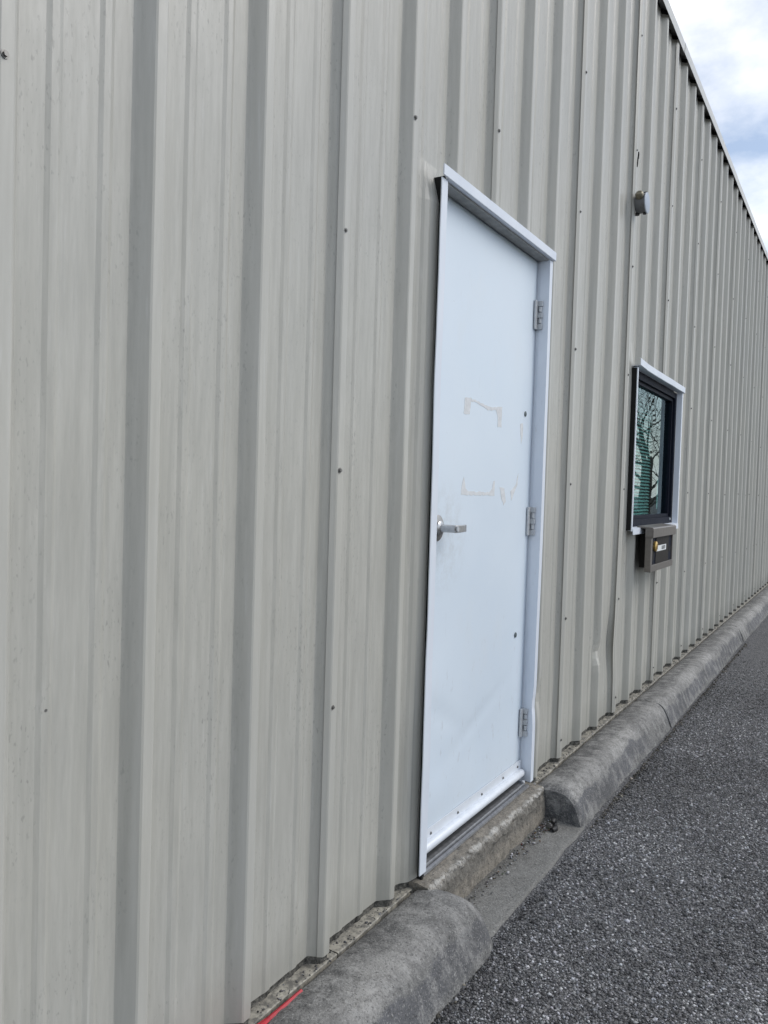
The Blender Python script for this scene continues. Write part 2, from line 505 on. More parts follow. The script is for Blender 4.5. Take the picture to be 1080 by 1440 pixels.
def rib_pts(c, e=0.0):
    h = RH + e
    b = 0.0022
    return [(c - 0.0270, 0.0), (c - 0.0235, -0.0035), (c - b * 0.8, -h + b), (c + b, -h), (c + 0.026 - b, -h), (c + 0.026 + b * 0.8, -h + b), (c + 0.0490, -0.0035), (c + 0.0530, 0.0)]
def minor_pts(c):
    o = []
    for m0 in (0.1015, 0.2055):
        o += [(c + m0, 0.0), (c + m0 + 0.009, -0.0034), (c + m0 + 0.023, -0.0034), (c + m0 + 0.032, 0.0)]
    return o
def panel_profile(L, gap=0.0025):
    c = corner(L)
    p = []
    # lapping edge, part way up the near face of the lap rib
    k = 0.62
    p.append((c - 0.0255 + 0.0255 * k - gap * 1.1, -RH * k - gap * 0.8))
    r = rib_pts(c, 0.0018)
    p += r[2:]
    p += minor_pts(c)
    for n in (L + 1, L + 2):
        p += rib_pts(corner(n)) + minor_pts(corner(n))
    p += rib_pts(corner(L + 3))[:5]
    return p

def gau(d, s):
    return math.exp(-0.5 * (d / s) ** 2)
def dents(x, y, z):
    dx = dy = 0.0
    # knock low on the wall, next to the window
    g = gau(z - 0.38, 0.10)
    dx += -0.012 * g * gau(x - 4.375, 0.035) - 0.012 * gau(z - 0.55, 0.25) * gau(x - 4.375, 0.04)
    dy += 0.012 * g * gau(x - 4.34, 0.05)
    dy += 0.022 * gau(z - 0.375, 0.035) * gau(x - 4.085, 0.03) * (1 if y < -0.01 else 0.3)
    dx += -0.020 * gau(x - 4.08, 0.09) * (1 / (1 + math.exp((z - 0.40) / 0.03)))
    dx += -0.028 * gau(x - 4.085, 0.08) * gau(z - 1.1, 0.42)
    dx += -0.018 * gau(x - 3.78, 0.08) * gau(z - 0.9, 0.5)
    # rib pushed in by the door jamb
    dy += 0.016 * gau(z - 0.335, 0.045) * gau(x - 3.165, 0.03)
    dx += 0.012 * gau(z - 0.33, 0.10) * gau(x - 3.165, 0.05)
    # small knock above the junction box
    dy += 0.010 * gau(z - 3.05, 0.02) * gau(x - 4.70, 0.015)
    # sheet edges pulled out to meet the door and window trim
    def sst(a, b, v):
        q = min(1.0, max(0.0, (v - a) / (b - a))); return q * q * (3 - 2 * q)
    if 2.03 < x < 2.16:
        dy -= 0.031 * sst(2.045, 2.14, x) * (1 - sst(2.06, 2.17, z))
    if 4.44 < x < 4.54:
        dy -= 0.024 * sst(4.445, 4.53, x) * (1 - sst(1.88, 2.05, z)) * sst(0.80, 0.99, z)
    # uneven sheet
    dy += 0.0022 * nz(x * 2.1, 3.3, z * 0.9) * (1.0 if y > -0.02 else 0.6)
    dx += 0.0030 * nz(x * 1.3, 8.1, z * 0.7)
    return dx, dy

BOT = -0.006
def zlevels():
    z = [BOT]
    while z[-1] < 1.30:
        z.append(z[-1] + 0.035)
    while z[-1] < EAVE - 0.2:
        z.append(z[-1] + 0.12)
    z.append(EAVE - 0.036)
    for o in OPEN:
        for q in (o[2], o[3]):
            if q > 0: z.append(q)
    return sorted(set(round(q, 4) for q in z))
ZL = zlevels()

def split(profile, cuts):
    out = [profile[0]]
    for a, b in zip(profile[:-1], profile[1:]):
        for c in sorted(cuts):
            if a[0] < c - 1e-5 and b[0] > c + 1e-5:
                t = (c - a[0]) / (b[0] - a[0])
                out.append((c, a[1] + t * (b[1] - a[1])))
        out.append(b)
    return out

def sheet(name, profile, levels, mat, parent, off=0.0, ragged=0.0, skip=OPEN, lift=None):
    cuts = [q for o in skip for q in o[:2]] + [2.05, 2.062, 2.118, 2.13, 2.14, 4.455, 4.48, 4.51]
    pr = split(profile, cuts)
    V = []; Fc = []
    nl = len(levels)
    for ip, (x, y) in enumerate(pr):
        for j, z in enumerate(levels):
            dx, dy = dents(x, y, z)
            if lift and ip == 0:
                ex, ey = lift(z); dx += ex; dy += ey
            zz = z
            if j == 0 and ragged:
                zz = z + ragged * nz(x * 23, 1.7, 0.3) + ragged * 0.5 * nz(x * 70, 4.1, 0)
            V.append((x + dx, y + dy + off, zz))
    for i in range(len(pr) - 1):
        xm = (pr[i][0] + pr[i + 1][0]) / 2
        for j in range(nl - 1):
            zm = (levels[j] + levels[j + 1]) / 2
            if any(o[0] < xm < o[1] and o[2] < zm < o[3] for o in skip):
                continue
            a = i * nl + j
            Fc.append((a, a + nl, a + nl + 1, a + 1))
    used = sorted({i for f in Fc for i in f}); mp_ = {a: b for b, a in enumerate(used)}
    V = [V[i] for i in used]; Fc = [tuple(mp_[i] for i in f) for f in Fc]
    o = mk(name, V, Fc, mat, parent)
    return o

bld = tag(empty('metal_building', (0, 0, 0)), 'long building clad in ribbed light stone metal panels above the kerb', 'building')

screw_me = None
def screw_mesh():
    b = B()
    hexa = [(0.0042 * math.cos(i * math.pi / 3), 0.0042 * math.sin(i * math.pi / 3)) for i in range(6)]
    b.tube([(0, 0, 0), (0, -0.0016, 0)], 0.0066, 12)
    b.prism(hexa, 'y', -0.0016, -0.0052)
    return b
sm = screw_mesh().build('screw', M['screw'], bld)
screw_data = sm.data
bpy.data.objects.remove(sm)
def add_screw(x, y, z, parent):
    o = bpy.data.objects.new('screw', screw_data)
    COL.objects.link(o); o.parent = parent
    o.location = (x, y, z); o.rotation_euler = (0, random.random() * 3, 0)
    s = random.uniform(0.85, 1.1); o.scale = (s, s, s)

def in_open(x, z, pad=0.06):
    return any(o[0] - pad < x < o[1] + pad and o[2] - pad < z < o[3] + pad for o in OPEN)

LAPS = list(range(-10, 47, 3))
for L in LAPS:
    gap = {8: 0.0050, 11: 0.0060, 2: 0.0022, 5: 0.0030}.get(L, random.choice([0.002, 0.003, 0.0045]))
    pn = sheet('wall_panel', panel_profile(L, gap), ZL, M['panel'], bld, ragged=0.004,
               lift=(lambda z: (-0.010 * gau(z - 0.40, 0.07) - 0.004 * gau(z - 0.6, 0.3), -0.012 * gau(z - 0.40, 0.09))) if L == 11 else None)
    for k in range(0, 7):
        z = 0.62 + 0.604 * k + random.uniform(-0.012, 0.012)
        c = corner(L) + 0.008 + random.uniform(-0.004, 0.004)
        if z < EAVE - 0.1 and not in_open(c, z) and (L >= 2 or k == 2):
            dx, dy = dents(c, -RH, z)
            add_screw(c + dx, -RH - 0.0018 + dy, z, pn)
    z = 0.075
    if L >= 5 and not in_open(corner(L), z):
        add_screw(corner(L) + 0.008, -RH - 0.0018, z, pn)
    for n in (L + 1, L + 2):
        if L > 5 and random.random() < 0.3:
            z = random.choice([0.62, 1.22, 1.83, 2.43, 3.03])
            if not in_open(corner(n), z):
                add_screw(corner(n) + random.choice((0.008, 0.07)), -RH - 0.001 if False else -RH - 0.001, z, pn) if n != 3 else None
# two lone fasteners on the near sheets
pan = [o for o in bld.children if o.name.startswith('wall_panel')]
add_screw(0.846, -0.0005, 0.80, pan[3]); pan[3].children[-1].scale = (0.6, 0.6, 0.6)
add_screw(corner(3) + 0.006, -RH - 0.001, 2.233, pan[4])

# dirty foam closures below the sheets and black strips as shade in the open eave gap
for L in LAPS:
    pr = panel_profile(L, 0.0)
    cl = sheet('foam_closure', [(x, y + 0.006) for x, y in pr], [-0.030, -0.012, 0.030], M['foam'], bld, ragged=0.0)
    sheet('eave_gap_shade', [(x, y + 0.004) for x, y in pr], [EAVE - 0.040, EAVE - 0.008], M['closure'], bld)

# base flashing in lengths, with the door gap left open
def flash(x0, x1):
    n = max(2, int((x1 - x0) / 0.05)); V = []; Fc = []
    pf = [(0.02, -0.0265), (-0.031, -0.0280), (-0.034, -0.0300), (-0.034, -0.050)]
    for i in range(n + 1):
        x = x0 + (x1 - x0) * i / n
        for (y, z) in pf:
            V.append((x, y + 0.005 * nz(x * 3.1, 0, 5) * (1 if y < 0 else 0), z + 0.003 * nz(x * 5, 2, 1)))
    for i in range(n):
        for j in range(3):
            a = i * 4 + j
            Fc.append((a, a + 4, a + 5, a + 1))
    o = mk('base_flashing', V, Fc, M['base'], bld)
    return o
for a, b in ((-2.0, 1.70), (1.704, 2.118), (3.104, 6.1), (6.104, 9.15), (9.154, 12.2), (12.204, 15.35)):
    flash(a, b)

# eave flashing in lengths, roof, far walls, dim room
for i in range(7):
    a, b = -2.0 + i * 2.48, -2.0 + (i + 1) * 2.48 - 0.003
    bb = B()
    ys = -0.042 - (0.002 if i % 2 else 0.0)
    bb.prism([(ys, EAVE - 0.050), (ys + 0.0015, EAVE - 0.050), (ys + 0.0015, EAVE + 0.012), (0.25, EAVE + 0.035), (0.25, EAVE + 0.037), (ys, EAVE + 0.0145), (ys - 0.004, EAVE + 0.006)], 'x', a, b)
    bb.build('eave_flashing', M['eave'], bld)
B().prism([(0.04, EAVE - 0.02), (0.04, EAVE + 0.012), (6.0, EAVE + 0.5), (12.0, EAVE), (12.0, EAVE - 0.05), (6.0, EAVE + 0.45)], 'x', -2.0, 15.35).build('roof', M['roof'], bld)
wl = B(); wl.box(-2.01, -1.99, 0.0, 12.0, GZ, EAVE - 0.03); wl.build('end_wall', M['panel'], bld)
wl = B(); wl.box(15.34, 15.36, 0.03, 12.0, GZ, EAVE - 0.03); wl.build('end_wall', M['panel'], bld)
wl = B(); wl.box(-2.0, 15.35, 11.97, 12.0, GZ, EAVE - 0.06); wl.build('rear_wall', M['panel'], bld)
wl = B()
wl.box(-1.98, 2.12, 0.10, 0.12, -0.15, EAVE - 0.05); wl.box(3.11, 4.50, 0.10, 0.12, -0.15, EAVE - 0.05); wl.box(5.80, 15.33, 0.10, 0.12, -0.15, EAVE - 0.05)
wl.box(2.12, 3.11, 0.10, 0.12, 2.14, EAVE - 0.05); wl.box(4.50, 5.80, 0.10, 0.12, 1.93, EAVE - 0.05); wl.box(4.50, 5.80, 0.10, 0.12, -0.15, 0.97)
wl.build('inner_lining', M['room'], bld)
wl = B(); wl.box(-1.98, 15.33, 3.2, 3.25, -0.15, 3.0); wl.build('room_wall', M['room'], bld)
wl = B(); wl.box(-1.98, 15.33, 0.13, 3.19, -0.02, 0.0); wl.build('room_floor', M['room'], bld)
wl = B(); wl.box(-1.98, 15.33, 0.13, 3.19, 2.6, 2.62); wl.build('room_ceiling', M['room'], bld)

# ------------------------------------------------------------------ door
DL, DR = 2.160, 3.066          # clear opening
TP = -0.050                    # front of the trim
fr = B()
fr.box(DL - 0.008, DL, -0.012, 0.10, -0.01, 2.115)
fr.box(DR, DR + 0.03, -0.012, 0.10, -0.01, 2.115)
fr.box(DL - 0.008, DR + 0.03, -0.012, 0.10, 2.1155, 2.13)
frame = fr.build('door_frame', M['trim'], bld)
B().box(DL + 0.001, DR - 0.001, -0.044, -0.003, 2.1105, 2.1150).build('head_liner', M['liner'], frame)
B().box(2.141, 2.1505, -0.046, 0.09, -0.012, 2.125).build('jamb_gap_shade', M['closure'], frame)  # black block added as the shade of the open gap behind the trim

def strip(name, pts, zs, thick, mat, parent, warp):
    """folded sheet: pts are (x, y) fold lines, swept up z with a warp"""
    V = []; Fc = []; k = len(pts)
    for z in zs:
        for i, (x, y) in enumerate(pts):
            dx, dy = warp(i, z)
            V.append((x + dx, y + dy, z))
    for j in range(len(zs) - 1):
        for i in range(k - 1):
            a = j * k + i
            Fc.append((a, a + 1, a + 1 + k, a + k))
    o = mk(name, V, Fc, mat, parent)
    md = o.modifiers.new('thickness', 'SOLIDIFY'); md.thickness = thick; md.offset = 0.0
    return o
zs = [0.012 + i * (2.114 - 0.012) / 70 for i in range(71)]
def warpL(i, z):
    w = 0.004 * nz(z * 1.6, 2, 0) + 0.010 * gau(z - 0.30, 0.22) * (-1 if i < 2 else -0.4) + 0.002 * nz(z * 6, 3, 0)
    return (w, -0.006 * gau(z - 0.28, 0.2) + 0.002 * nz(z * 3, 5, 0)) if i < 3 else (0, 0)
def warpR(i, z):
    w = -0.010 / (1 + math.exp((z - 0.75) / 0.10)) + 0.002 * nz(z * 2.4, 9, 0)
    d = 0.006 * gau(z - 0.325, 0.03)
    return (w, d) if i > 0 else (0, 0)
strip('side_trim', [(2.120, -0.047), (2.119, TP), (2.156, TP), (DL, -0.0125)], zs, 0.0018, M['trim'], frame, warpL)
strip('side_trim', [(DR, -0.0125), (DR + 0.004, TP + 0.001), (3.0995, TP + 0.001), (3.1005, -0.041)], zs, 0.0018, M['trim'], frame, warpR)
hd_ = B().prism([(TP - 0.006, 2.1165), (TP - 0.008, 2.1165), (TP - 0.010, 2.1185), (TP - 0.010, 2.150), (TP - 0.007, 2.150), (TP - 0.006, 2.148)], 'x', 2.114, 3.108)
hd_.prism([(-0.0125, 2.1155), (TP - 0.0058, 2.1165), (TP - 0.0058, 2.1195), (-0.0125, 2.1185)], 'x', 2.150, 3.104)
hd_.build('header_trim', M['trim'], frame)

# leaf with a faint waviness
DY = -0.001
nx_, nz_ = 36, 80
def leaf_w(x, z):
    w = 0.0020 * nz(x * 3, 1, z * 2.2)
    w += 0.006 * gau(z - 0.28, 0.10) * gau(x - 2.55, 0.18) - 0.004 * gau(z - 0.55, 0.06) * gau(x - 2.25, 0.06)
    w += -0.005 * gau(z - 0.18, 0.05) * gau(x - 2.30, 0.08) + 0.0035 * gau(z - 0.46 + (x - 2.3) * 0.5, 0.02) * gau(x - 2.35, 0.10)
    w += 0.004 * gau((z - 0.34) - (x - 2.55) * 0.35, 0.012) * gau(x - 2.62, 0.16)
    return w
V = []; Fc = []
for i in range(nx_ + 1):
    for j in range(nz_ + 1):
        x = DL + 0.004 + (DR - DL - 0.008) * i / nx_
        z = 0.035 + (2.1095 - 0.035) * j / nz_
        w = leaf_w(x, z)
        V.append((x, DY + w, z))
for i in range(nx_):
    for j in range(nz_):
        a = i * (nz_ + 1) + j
        Fc.append((a, a + nz_ + 1, a + nz_ + 2, a + 1))
door = mk('door', V, Fc, M['door'], bld, smooth=True)
md = door.modifiers.new('thickness', 'SOLIDIFY'); md.thickness = 0.044; md.offset = -1.0
door['label'] = 'plain white steel door with lever handle and tape marks'

# lever set
hc = (2.247, 1.066)
b = B(); b.tube([(hc[0], -0.002, hc[1]), (hc[0], -0.008, hc[1]), (hc[0], -0.0105, hc[1])], [0.042, 0.042, 0.038], 36); b.build('handle_rose', M['rose'], door, smooth=True)
b = B(); b.tube([(hc[0], -0.0105, hc[1]), (hc[0], -0.018, hc[1]), (hc[0], -0.0225, hc[1])], [0.0235, 0.0235, 0.018], 28)
b.tube([(hc[0], -0.0225, hc[1]), (hc[0], -0.073, hc[1])], 0.0125, 24); b.build('handle_stem', M['steel'], door, smooth=True)
b = B()
lz = hc[1]
la = [(2.238, -0.074), (2.252, -0.077), (2.300, -0.074), (2.337, -0.066), (2.337, -0.058), (2.300, -0.062), (2.258, -0.061), (2.238, -0.060)]
k = len(b.v)
b.prism(la, 'z', lz - 0.0115, lz + 0.0115)
b.build('lever', M['steel'], door, bevel=0.002)
b = B(); b.tube([(hc[0], -0.0765, lz), (hc[0], -0.0805, lz)], [0.0085, 0.008], 20); kc = b.build('key_cylinder', M['hinge'], door, smooth=True)

# hinges
def hinge(zc):
    h = 0.057
    B().box(3.030, 3.0535, -0.0105, -0.0035, zc - h, zc + h).build('hinge', M['hinge'], door, bevel=0.001)
    b = B()
    for i in range(5):
        z0 = zc - h + i * 2 * h / 5 + 0.0008; z1 = zc - h + (i + 1) * 2 * h / 5 - 0.0008
        if i % 2 == 0:
            b.box(3.0536, 3.0655, -0.028, -0.0035, z0, z1)
        else:
            b.tube([(3.0580, -0.0190, z0 + 0.001), (3.0580, -0.0190, z1 - 0.001)], 0.0068, 14)
    b.build('hinge_knuckle', M['hinge'], door, smooth=True, bevel=0.0008)
for zc in (1.895, 1.071, 0.253):
    hinge(zc)

# bottom sweep with its screw strip
b = B(); b.box(DL + 0.006, DR - 0.006, -0.0062, -0.0040, 0.058, 0.098); sw = b.build('sweep_strip', M['sweep'], door)
b = B(); b.tube([(DL + 0.003, -0.0125, 0.0485), (DL + 0.007, -0.0125, 0.0485), (DR - 0.020, -0.0125, 0.0485), (DR - 0.012, -0.0125, 0.0485)], [0.014, 0.0165, 0.0165, 0.012], 20)
b.build('door_sweep', M['sweep'], door, smooth=True)
for x in (2.27, 2.47, 2.67, 2.87, 3.02):
    o = bpy.data.objects.new('screw', screw_data); COL.objects.link(o); o.parent = door
    o.location = (x, -0.0065, 0.078); o.scale = (0.75, 0.75, 0.75)
# through bolts
for x, z, r in ((2.979, 1.495, 0.0105), (2.958, 0.622, 0.0105), (2.205, 0.615, 0.006)):
    b = B(); b.tube([(x, -0.0015, z), (x, -0.0040, z), (x, -0.0055, z)], [r, r, r * 0.7], 18); b.build('door_bolt', M['bolt'], door, smooth=True)

# tape residue, thin patches stuck on the paint
def patch(poly, rough=0.004, y=-0.0046):
    pts = []
    n = len(poly)
    for i in range(n):
        a, c = Vector(poly[i]), Vector(poly[(i + 1) % n])
        L = (c - a).length; k = max(1, int(L / 0.012))
        for j in range(k):
            q = a + (c - a) * j / k
            pts.append((q.x + random.uniform(-rough, rough) * 0.6, q.y + random.uniform(-rough, rough) * 0.6))
    b = B(); b.prism(pts, 'y', 0.0, 1.0)
    b.v = [(v[0], DY + leaf_w(v[0], v[2]) + (-0.0007 if v[1] < 0.5 else 0.002), v[2]) for v in b.v]
    b.build('tape_residue', M['residue'], door)
patch([(2.428, 1.500), (2.475, 1.502), (2.470, 1.447), (2.424, 1.443)])
patch([(2.474, 1.501), (2.640, 1.488), (2.745, 1.499), (2.745, 1.425), (2.712, 1.420), (2.706, 1.462), (2.690, 1.480), (2.620, 1.474), (2.540, 1.488), (2.474, 1.493)])
patch([(2.424, 1.172), (2.704, 1.172), (2.704, 1.226), (2.688, 1.226), (2.684, 1.200), (2.655, 1.184), (2.478, 1.184), (2.456, 1.196), (2.440, 1.235), (2.424, 1.205)])
for pl in ([(2.93, 1.452), (2.96, 1.455), (2.962, 1.41), (2.945, 1.375)], [(2.752, 1.204), (2.795, 1.200), (2.815, 1.150), (2.795, 1.135), (2.770, 1.165)], [(2.855, 1.190), (2.905, 1.215), (2.93, 1.262), (2.925, 1.215), (2.900, 1.190), (2.868, 1.152)]):
    patch(pl, 0.003)

# threshold
b = B()
b.prism([(-0.044, -0.0085), (-0.042, -0.002), (-0.034, 0.001), (-0.031, -0.003), (-0.024, -0.003), (-0.021, 0.003), (-0.010, 0.006), (0.08, 0.006), (0.08, -0.0085)], 'x', DL + 0.001, DR - 0.001)
b.build('threshold', M['alu'], bld)

# ------------------------------------------------------------------ window
WL, WR, WB, WT = 4.545, 5.755, 1.005, 1.895
b = B()
def ring(b, x0, x1, z0, z1, w, y0, y1):
    b.box(x0, x0 + w, y0, y1, z0, z1); b.box(x1 - w, x1, y0, y1, z0, z1)
    b.box(x0 + w, x1 - w, y0, y1, z1 - w, z1); b.box(x0 + w, x1 - w, y0, y1, z0, z0 + w)
ring(b, WL, WR, WB, WT, 0.040, -0.022, 0.055)
ring(b, WL + 0.0402, WR - 0.0402, WB + 0.0402, WT - 0.0402, 0.022, -0.006, 0.050)
win = b.build('window', M['navy'], bld, bevel=0.0015)
win['label'] = 'dark framed window with pale trim and green tinted glass'
B().box(4.5145, 4.5255, -0.0535, 0.02, 0.99, 1.893).build('jamb_gap_shade', M['closure'], win)  # added black bar, the shade beside the window trim put into its colour
b = B(); b.box(WL + 0.055, WR - 0.055, 0.012, 0.018, WB + 0.055, WT - 0.055); b.build('glass_pane', M['glass'], win)
WP = -0.056
zs2 = [0.985 + i * (1.896 - 0.985) / 16 for i in range(17)]
def wv(i, z):
    return (0.003 * nz(z * 2, i * 0.1, 4), 0.0015 * nz(z * 3, 1, 7))
strip('side_trim', [(4.512, -0.052), (4.511, WP), (4.527, WP), (4.5455, -0.0225)], zs2, 0.002, M['trim'], win, wv)
strip('side_trim', [(5.7545, -0.0225), (5.762, WP), (5.788, WP), (5.789, -0.036)], zs2, 0.002, M['trim'], win, wv)
hp = []
n = 14
V = []; Fc = []
pf = [(-0.0225, 1.8985), (WP - 0.006, 1.8995), (WP - 0.010, 1.902), (WP - 0.010, 1.938), (WP - 0.007, 1.940), (WP - 0.003, 1.941)]
for i in range(n + 1):
    x = 4.505 + (5.800 - 4.505) * i / n
    for (y, z) in pf:
        V.append((x, y - 0.005 * gau(x - 4.5, 0.15) * (1 if z > 1.9 else 0), z + 0.006 * gau(x - 4.5, 0.10) + 0.002 * nz(x * 4, 0, 0)))
for i in range(n):
    for j in range(5):
        a = i * 6 + j
        Fc.append((a, a + 6, a + 7, a + 1))
o = mk('header_trim', V, Fc, M['trim'], win); md = o.modifiers.new('thickness', 'SOLIDIFY'); md.thickness = 0.002; md.offset = 0
b = B(); b.prism([(-0.0225, 1.0035), (WP - 0.004, 1.0000), (WP - 0.006, 0.965), (WP - 0.003, 0.965), (WP - 0.001, 0.996), (-0.0225, 0.9995)], 'x', 4.528, 5.785); b.build('sill_trim', M['trim'], win)
b = B(); b.tube([(5.665, -0.024, 1.032), (5.665, -0.030, 1.032)], 0.008, 12); b.build('frame_screw', M['hinge'], win)

# blind behind the glass
bl = tag(empty('window_blind', (4.98, 0.11, 1.0)), 'pale horizontal slat blind hanging behind the window glass', 'blind')
b = B()
a = math.radians(38); wd = 0.0125
b.prism([(-wd * math.cos(a), -wd * math.sin(a)), (0, 0.0022), (wd * math.cos(a), wd * math.sin(a)), (wd * math.cos(a), wd * math.sin(a) + 0.0008), (0, 0.003), (-wd * math.cos(a), -wd * math.sin(a) + 0.0008)], 'x', -0.385, 0.62)
s0 = b.build('slat', M['slat'], bl)
s0.location = (0, 0, 0.045)
for i in range(1, 38):
    o = s0.copy(); COL.objects.link(o); o.parent = bl
    o.location = (0, 0.0, 0.045 + 0.0215 * i); o.rotation_euler = (random.uniform(-0.05, 0.05), random.uniform(-0.0015, 0.0015), 0)
b = B(); b.box(-0.39, 0.625, -0.018, 0.018, 0.865, 0.895); b.build('head_rail', M['slat'], bl)
b = B(); b.box(-0.39, 0.625, -0.012, 0.012, 0.015, 0.030); b.build('bottom_rail', M['slat'], bl)
b = B(); b.tube([(-0.02, -0.035, 0.16), (0.0, -0.034, 0.30), (0.01, -0.033, 0.62)], [0.007, 0.009, 0.009], 8); b.build('wand', M['black'], bl)
pp = tag(B().box(5.52, 5.55, 0.035, 0.036, 1.10, 1.30).build('paper_strip', M['white']), 'narrow white paper strip inside the lower window glass', 'paper')

# ------------------------------------------------------------------ drawer under the window
dr = tag(empty('transaction_drawer', (4.93, -0.03, 0.745)), 'bronze metal transaction drawer mounted below the window', 'drawer')
def loc(b):
    b.v = [(v[0] - 4.93, v[1] + 0.03, v[2] - 0.745) for v in (tuple(q) for q in b.v)]
    return b
XA, XB = 4.705, 5.315
loc(B().box(XA + 0.10, XB - 0.02, -0.088, -0.034, 0.762, 0.985)).build('drawer_box', M['black'], dr)
b = B()
b.prism([(-0.040, 1.002), (-0.040, 1.010), (-0.128, 1.004), (-0.134, 0.998), (-0.134, 0.945), (-0.128, 0.945), (-0.128, 0.992)], 'x', XA - 0.004, XB + 0.02)
b.box(XA - 0.004, XA + 0.010, -0.128, -0.088, 0.945, 0.995)
loc(b).build('top_lip', M['bronze'], dr, bevel=0.0012)
loc(B().box(XA, XA + 0.040, -0.122, -0.0885, 0.785, 0.9445)).build('side_stile', M['bronze'], dr, bevel=0.0015)
loc(B().box(XB - 0.018, XB, -0.122, -0.0885, 0.785, 0.9445)).build('side_stile', M['bronze'], dr, bevel=0.0015)
loc(B().box(XA, XB, -0.124, -0.0885, 0.745, 0.7845)).build('bottom_rail', M['bronze'], dr, bevel=0.0015)
loc(B().box(XA + 0.0405, XB - 0.0185, -0.114, -0.0885, 0.7855, 0.944)).build('recess_panel', M['navy'], dr)
loc(B().box(XA + 0.150, XB - 0.110, -0.118, -0.1142, 0.786, 0.943)).build('face_panel', M['black'], dr, bevel=0.001)
for xx, za, zb in ((XA + 0.060, 0.812, 0.862), (XB - 0.085, 0.838, 0.872)):
    loc(B().box(xx, xx + 0.055, -0.1155, -0.1142, za, zb)).build('finger_slot', M['closure'], dr)
b = B(); b.tube([(XA + 0.122, -0.114, 0.890), (XA + 0.122, -0.126, 0.890), (XA + 0.122, -0.129, 0.890)], [0.030, 0.030, 0.026], 24); loc(b).build('lock', M['brass'], dr, smooth=True)
b = B(); b.box(XA + 0.120, XA + 0.124, -0.1305, -0.1288, 0.874, 0.906); loc(b).build('key_slot', M['closure'], dr)
loc(B().box(XA + 0.160, XA + 0.420, -0.1196, -0.1182, 0.858, 0.892)).build('label_plate', M['white'], dr)
b = B()
# the print on the plate: a dark block of small capitals, too small to read
for r_, zz in enumerate((0.868, 0.8755, 0.883)):
    x = XA + 0.295
    while x < XA + 0.385:
        w = random.uniform(0.010, 0.024)
        b.box(x, min(x + w, XA + 0.39), -0.1201, -0.11955, zz - 0.0028, zz + 0.0028)
        x += w + 0.004
loc(b).build('label_print', M['ink'], dr)

# ------------------------------------------------------------------ junction box
jb = tag(empty('junction_box', (4.425, -0.034, 2.762)), 'round grey junction box fixed high on the wall above the window', 'junction box')
b = B(); b.tube([(0, 0, 0), (0, -0.012, 0), (0, -0.052, 0)], [0.046, 0.050, 0.051], 28); b.build('box_body', M['boxgrey'], jb, smooth=True)
b = B(); b.tube([(0, -0.0522, 0), (0, -0.0572, 0), (0, -0.0585, 0)], [0.0545, 0.0545, 0.052], 32); cv = b.build('cover', M['cover'], jb, smooth=True)
for zz in (-0.058, 0.058):
    b = B(); b.tube([(0.004, -0.004, zz * 0.80), (0.004, -0.004, zz)], [0.016, 0.012], 12); b.tube([(0.0, -0.045, zz * 0.80), (0.0, -0.045, zz * 1.02)], 0.009, 10); b.build('mounting_lug', M['rubber'], jb, smooth=True)
b = B()
b.tube([(-0.036, -0.026, 0.022), (-0.058, -0.026, 0.036), (-0.064, -0.026, 0.040)], [0.021, 0.021, 0.015], 18)
b.build('hub', M['hub'], jb, smooth=True)
b = B()
for i in range(3):
    b.tube([(-0.010 + i * 0.005, -0.040 - i * 0.004, 0.040 - 0.004 * i), (-0.012 + i * 0.005, -0.043 - i * 0.004, 0.052)], 0.004, 8)
b.build('cover_screw', M['steel'], jb, smooth=True)

# torn hole above the box: a black plate painted as its unlit inside
hl = B()
hp = [(0, 0), (0.010, 0.018), (0.016, 0.05), (0.030, 0.060), (0.036, 0.090), (0.026, 0.100), (0.018, 0.072), (0.004, 0.060), (-0.006, 0.02)]
hl.prism([(4.405 + x * 0.8, 2.955 + z * 0.9) for x, z in hp], 'y', -0.0365, -0.031)
hl.build('torn_hole', M['closure'], bld)

